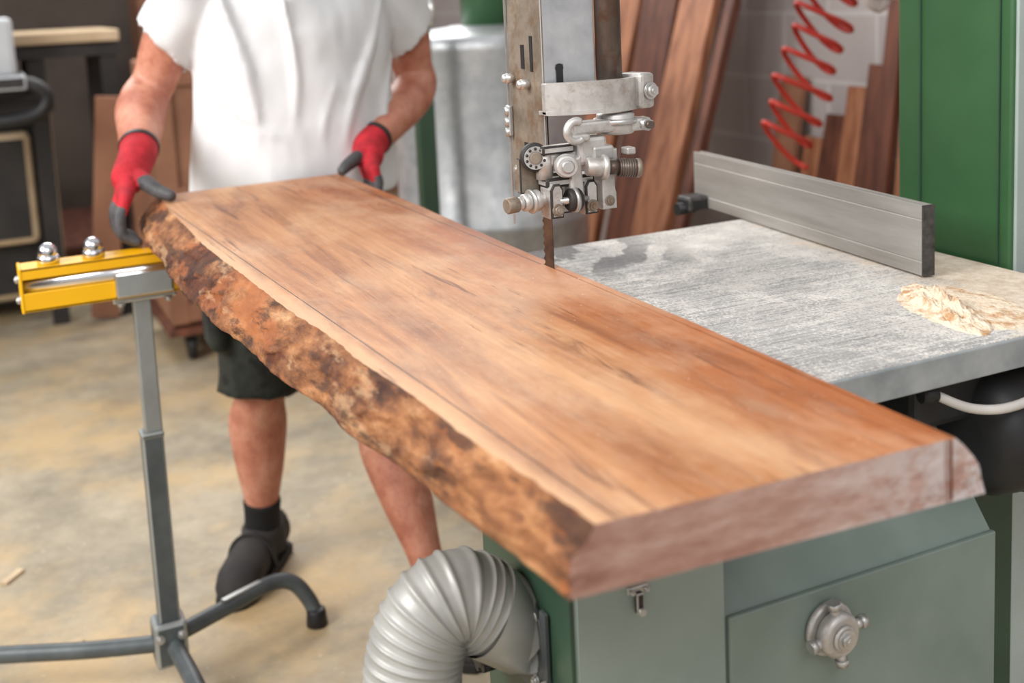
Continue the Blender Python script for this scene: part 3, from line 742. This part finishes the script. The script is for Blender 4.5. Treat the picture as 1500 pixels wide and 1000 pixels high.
# shoes
def shoe(an,kn,d,nm,sc=1.0,sl=.22):
    d=V(d).normalized(); w=V((d.y,-d.x,0)); b=MB()
    pr=[(-.085,.034,.020,.030),(-.075,.055,.031,.045),(-.03,.062,.038,.052),(.03,.056,.042,.049),(.08,.046,.047,.042),(.13,.038,.046,.034),(.165,.030,.035,.026),(.18,.020,.018,.016)]
    b.rings([((an.x+d.x*t*sc,an.y+d.y*t*sc,z*sc+.008),w,(0,0,1),rw*sc,rh*sc) for t,z,rw,rh in pr],'shoe',n=26)
    b.tube([(an.x,an.y,.05),(an.x,an.y,.115)],[.056,.051],'shoe',n=24)
    b.done(nm,man,remesh=.006,smooth=3)
    b=MB()
    pr=[(-.09,.018),(-.08,.030),(-.03,.036),(.03,.040),(.09,.047),(.14,.044),(.17,.032),(.185,.014)]
    pts=[(an.x+(d.x*t+w.x*r)*sc,an.y+(d.y*t+w.y*r)*sc,0.0) for t,r in pr]+[(an.x+(d.x*t-w.x*r)*sc,an.y+(d.y*t-w.y*r)*sc,0.0) for t,r in pr[::-1]]
    b.prism(pts,(0,0,.024),'sole',bev=.004)
    t=.05; b.tube([(an.x+(d.x*t+w.x*q)*sc,an.y+(d.y*t+w.y*q)*sc,zz*sc) for q,zz in((-.05,.035),(-.036,.078),(0,.100),(.036,.078),(.05,.035))],.0065,'sole',sub=4,flat=2.6,n=12)
    b.done(nm+'_sole_and_strap',man)
    b=MB(); q=an.lerp(kn,sl); b.tube([an+V((0,0,-.03)),an,an.lerp(kn,sl*.6),q,an.lerp(kn,sl+.01)],[.046,.0445,.0435,.0455,.040],'sock',n=24); b.done(nm+'_sock',man)
shoe(anR,knR,(-.70,-.9,0),'right_shoe',1.14); shoe(anL,knL,(.1,-1,0),'left_shoe',1.08,.06)
# gloves
def glove(nm,wr,palm,kn,fingers,thumb,el):
    kn=[V(k) for k in kn]; palm=V(palm)
    b=MB()
    d=(wr-el).normalized()
    b.tube([wr-d*.022,wr-d*.01,wr+d*.01,palm],[.041,.040,.039,.036],'gred',n=20,sub=4,round_=True)
    for k in kn: b.tube([wr+d*.01,palm.lerp(k,.35),k],[.026,.021,.0140],'gred',n=14,sub=4,round_=True)
    for f in fingers:
        f=[V(q) for q in f]
        b.tube([f[0],f[1]],[.0135,.0118],'gred',n=12,sub=1,round_=True)
    t=[V(q) for q in thumb]
    b.tube([palm,t[0],t[1]],[.024,.020,.0155],'gred',n=14,sub=3,round_=True)
    b.done(nm,man,remesh=.0035,smooth=3)
    b=MB()
    for f in fingers:
        f=[V(q) for q in f]
        b.tube([f[0].lerp(f[1],.5),f[1],f[2],f[3]],[.0125,.0125,.0115,.0098],'gblk',n=14,sub=4,round_=True)
    b.tube([t[0].lerp(t[1],.4),t[1],t[2],t[3]],[.0180,.0165,.0145,.0120],'gblk',n=14,sub=4,round_=True)
    b.done(nm+'_coating',man,remesh=.0025,smooth=3)
    b=MB(); b.tube([wr-d*.036,wr-d*.030,wr-d*.020],[.0415,.043,.0425],'black',n=24,sub=2); b.done(nm+'_cuff',man)
ysR=[.926,.952,.978,1.002]
glove('right_glove',wrR,(-.446,1.025,1.045),[(-.466,y+.008,1.015) for y in ysR],
  [[(-.466,y+.008,1.015),(-.482,y-.004,.982),(-.479,y-.012+dd,.947),(-.453,y-.018+dd,.9305)] for y,dd in zip(ysR,(.0,.0,.002,.004))],
  [(-.428,1.000,1.045),(-.414,.970,1.034),(-.398,.945,1.022),(-.380,.925,1.0135)],elR)
ysL=[.983,1.007,1.031,1.053]
glove('left_glove',wrL,(.088,1.070,1.030),[(.072,y+.004,1.010) for y in ysL],
  [[(.072,y+.004,1.010),(.077,y-.004,.980),(.066,y-.010,.948),(.046,y-.014,.9305)] for y in ysL],
  [(.070,1.058,1.036),(.046,1.040,1.030),(.022,1.022,1.021),(.004,1.004,1.0135)],elL)

# ---------------------------------------------------------------- background
b=MB()
tx0,ty0=.90,2.20
b.rings([((tx0,ty0,z),X,Y,r,r) for z,r in((.12,.30),(.14,.33),(.60,.33),(.61,.337),(.63,.337),(.64,.33),(1.20,.33),(1.235,.335),(1.25,.31),(1.27,.14),(1.275,.12))],'galv',n=56)
for k in range(3):
    a=k*2.1; b.cyl((tx0+.27*math.cos(a),ty0+.27*math.sin(a),0),(tx0+.27*math.cos(a),ty0+.27*math.sin(a),.14),.02,'dark')
b.cyl((tx0+.02,ty0,1.26),(tx0+.02,ty0,1.7),.10,'green')
b.done('dust_collector_drum')
b=MB()
b.box((.545,1.90,.85),(.055,.045,1.7),'dgreen',bev=.004); b.box((.545,1.90,.01),(.2,.2,.02),'dgreen'); b.tube([(.565,1.87,1.38),(.565,1.84,1.35),(.565,1.85,1.29)],.010,'steel')
b.done('green_post')
pl=empty('leaning_planks')
for i,(yy,w,mm,ln,bx) in enumerate(((3.15,.50,'plank',2.6,1.50),(2.72,.26,'plank',2.5,1.46),(2.43,.24,'plank2',2.7,1.50),(2.17,.22,'plank',2.45,1.42),(2.00,.05,'plank2',2.3,1.42))):
    b=MB(); dx=2.10-bx; hh=math.sqrt(ln*ln-dx*dx); a=math.atan2(dx,hh)
    b.box(((bx+2.08)/2-.02,yy,hh/2+.012),(.035,w,ln),mm,rot=(0,a,0),bev=.003); b.done('plank_%d'%(i+1),pl)
pl=empty('leaning_dark_boards')
for i,(yy,w,ln,bx,mm) in enumerate(((2.02,.12,1.02,1.93,'crate'),(1.90,.10,.80,1.95,'plank'),(1.78,.10,.90,1.90,'plank2'),(1.67,.09,1.00,1.93,'plank'),(1.57,.08,1.08,1.93,'plank2'),(1.48,.07,1.30,1.93,'plank2'),(1.39,.08,1.20,1.97,'plank'),(1.30,.07,1.38,1.95,'plank2'),(1.22,.07,1.30,1.93,'plank'),(1.14,.07,1.40,1.95,'plank2'),(1.05,.08,1.44,1.90,'plank2'))):
    b=MB(); dx=2.10-bx; hh=math.sqrt(ln*ln-dx*dx); a=math.atan2(dx,hh)
    b.box(((bx+2.08)/2-.01,yy,hh/2+.012),(.03,w,ln),mm,rot=(0,a,0),bev=.003); b.done('board_%d'%(i+1),pl)
b=MB()
b.sph((1.525,.98,1.42),(.05,.06,.14),'bag',seg=32)
for v in b.bm.verts: v.co+=V((1,1,.4))*.025*noise.fractal(v.co*14,1,2,3)
b.cyl((1.525,.98,1.53),(1.525,.98,2.6),.004,'dark')
b.done('hanging_plastic_bag')
# coil air hose
b=MB()
A=V((1.86,1.25,2.0)); B=V((1.50,1.36,.86)); ax=(B-A); Ln=ax.length; ax.normalize(); u=V((1,0,0)); u=(u-ax*u.dot(ax)).normalized(); w=ax.cross(u)
turns=16; pts=[tuple(A+V((0,0,.25)))]
for i in range(turns*20+1):
    t=i/(turns*20); a=2*math.pi*turns*t; r=.088*(1+.12*math.sin(31*t+1))
    pts.append(tuple(A+ax*(Ln*(t+.006*math.sin(23*t)))+u*(r*math.cos(a))+w*(r*.55*math.sin(a))+V((0,0,-.035*math.cos(a)+.008*math.sin(2*a)))))
b.tube(pts,.0085,'red',n=10,sub=1)
b.done('red_coil_air_hose')
cr=empty('crate_on_dolly')
b=MB()
cxx=.27
b.box((cxx,3.35,.66),(.74,.55,1.02),'crate',bev=.008)
for z in(.20,.66,1.12): b.box((cxx,3.068,z),(.75,.02,.07),'crate',bev=.003)
for x in(-.34,.34): b.box((cxx+x,3.066,.66),(.07,.02,1.0),'crate',bev=.003)
b.done('crate_body',cr)
b=MB(); b.box((cxx,3.35,.13),(.78,.6,.03),'plank2')
for x in(-.30,.32):
    for y in(3.12,3.58):
        b.cyl((cxx+x-.015,y,.05),(cxx+x+.015,y,.05),.05,'black',bev=.006); b.box((cxx+x,y,.095),(.045,.05,.05),'dark')
b.done('dolly',cr)
wb=empty('planer_machine')
b=MB()
b.box((-.95,4.3,1.27),(1.7,.75,.05),'ply',bev=.006); b.box((-.90,4.3,1.21),(1.6,.7,.05),'dark')
for x in(-1.7,-.45,-.15):
    for y in(4.0,4.6): b.box((x,y,.59),(.07,.07,1.18),'dark')
b.box((-1.05,4.38,.60),(1.3,.5,1.0),'dark',bev=.03); b.box((-.75,4.08,.62),(.5,.12,.5),'dark',bev=.03)
b.box((-.85,3.85,1.0),(.9,.05,.06),'dark')
b.done('frame',wb)
b=MB(); b.box((-.66,3.72,1.25),(.24,.22,.24),'greyp',bev=.02); b.box((-.68,3.72,1.11),(.34,.3,.06),'dark',bev=.01)
b.tube([(-.62,3.66,1.09),(-.50,3.62,1.10),(-.44,3.62,1.04),(-.50,3.62,.97),(-.75,3.62,.95),(-.95,3.62,.96)],.03,'black',sub=6)
b.done('motor_head',wb)
b=MB()
for x,w,l,t in((-.22,.12,1.0,.10),(-.06,.10,.96,-.05)):
    b.box((x,3.90,l/2+.01),(w,.03,l),'crate',rot=(t*.6,t,0),bev=.004)
b.done('leaning_offcuts')
b=MB()
for i in range(3): b.box((-.95+.05*(i%2),5.45-.02*i,.035+.06*i),(2.2,1.4-.1*i,.055),'plank2' if i!=1 else 'dark',bev=.01)
b.done('stacked_timber')
b=MB(); b.box((1.15,6.45,.9),(1.7,.45,1.8),'crate',bev=.01)
for z in(.45,.9,1.35): b.box((1.15,6.215,z),(1.6,.03,.03),'dark')
b.done('storage_cupboard')
b=MB(); b.box((-.66,1.14,.004),(.08,.02,.008),'ply',rot=(0,0,.3)); b.box((-.75,1.55,.004),(.07,.02,.008),'ply',rot=(0,0,.9)); b.done('floor_offcuts')

# ---------------------------------------------------------------- light
w=bpy.data.worlds.new('world'); S.world=w; w.use_nodes=True
bg=w.node_tree.nodes['Background']; bg.inputs[0].default_value=(.97,.98,1,1); bg.inputs[1].default_value=.74
def area(n,loc,tgt,size,e,c=(1,1,1)):
    l=bpy.data.lights.new(n,'AREA'); l.shape='RECTANGLE'; l.size=size[0]; l.size_y=size[1]; l.energy=e; l.color=c
    o=bpy.data.objects.new(n,l); S.collection.objects.link(o); o.location=loc
    o.rotation_euler=(V(tgt)-V(loc)).to_track_quat('-Z','Y').to_euler()
area('window_light_left',(-3.2,.2,2.9),(-.1,.8,.9),(2.0,1.5),150,(1,.98,.95))
area('skylight_back',(.3,4.3,3.1),(-.1,.3,1.0),(3.0,1.4),115,(1,.98,.95))
area('ceiling_lamp_front',(-.9,-2.4,3.0),(.2,.2,.9),(2.5,1.2),46,(1,.98,.96))
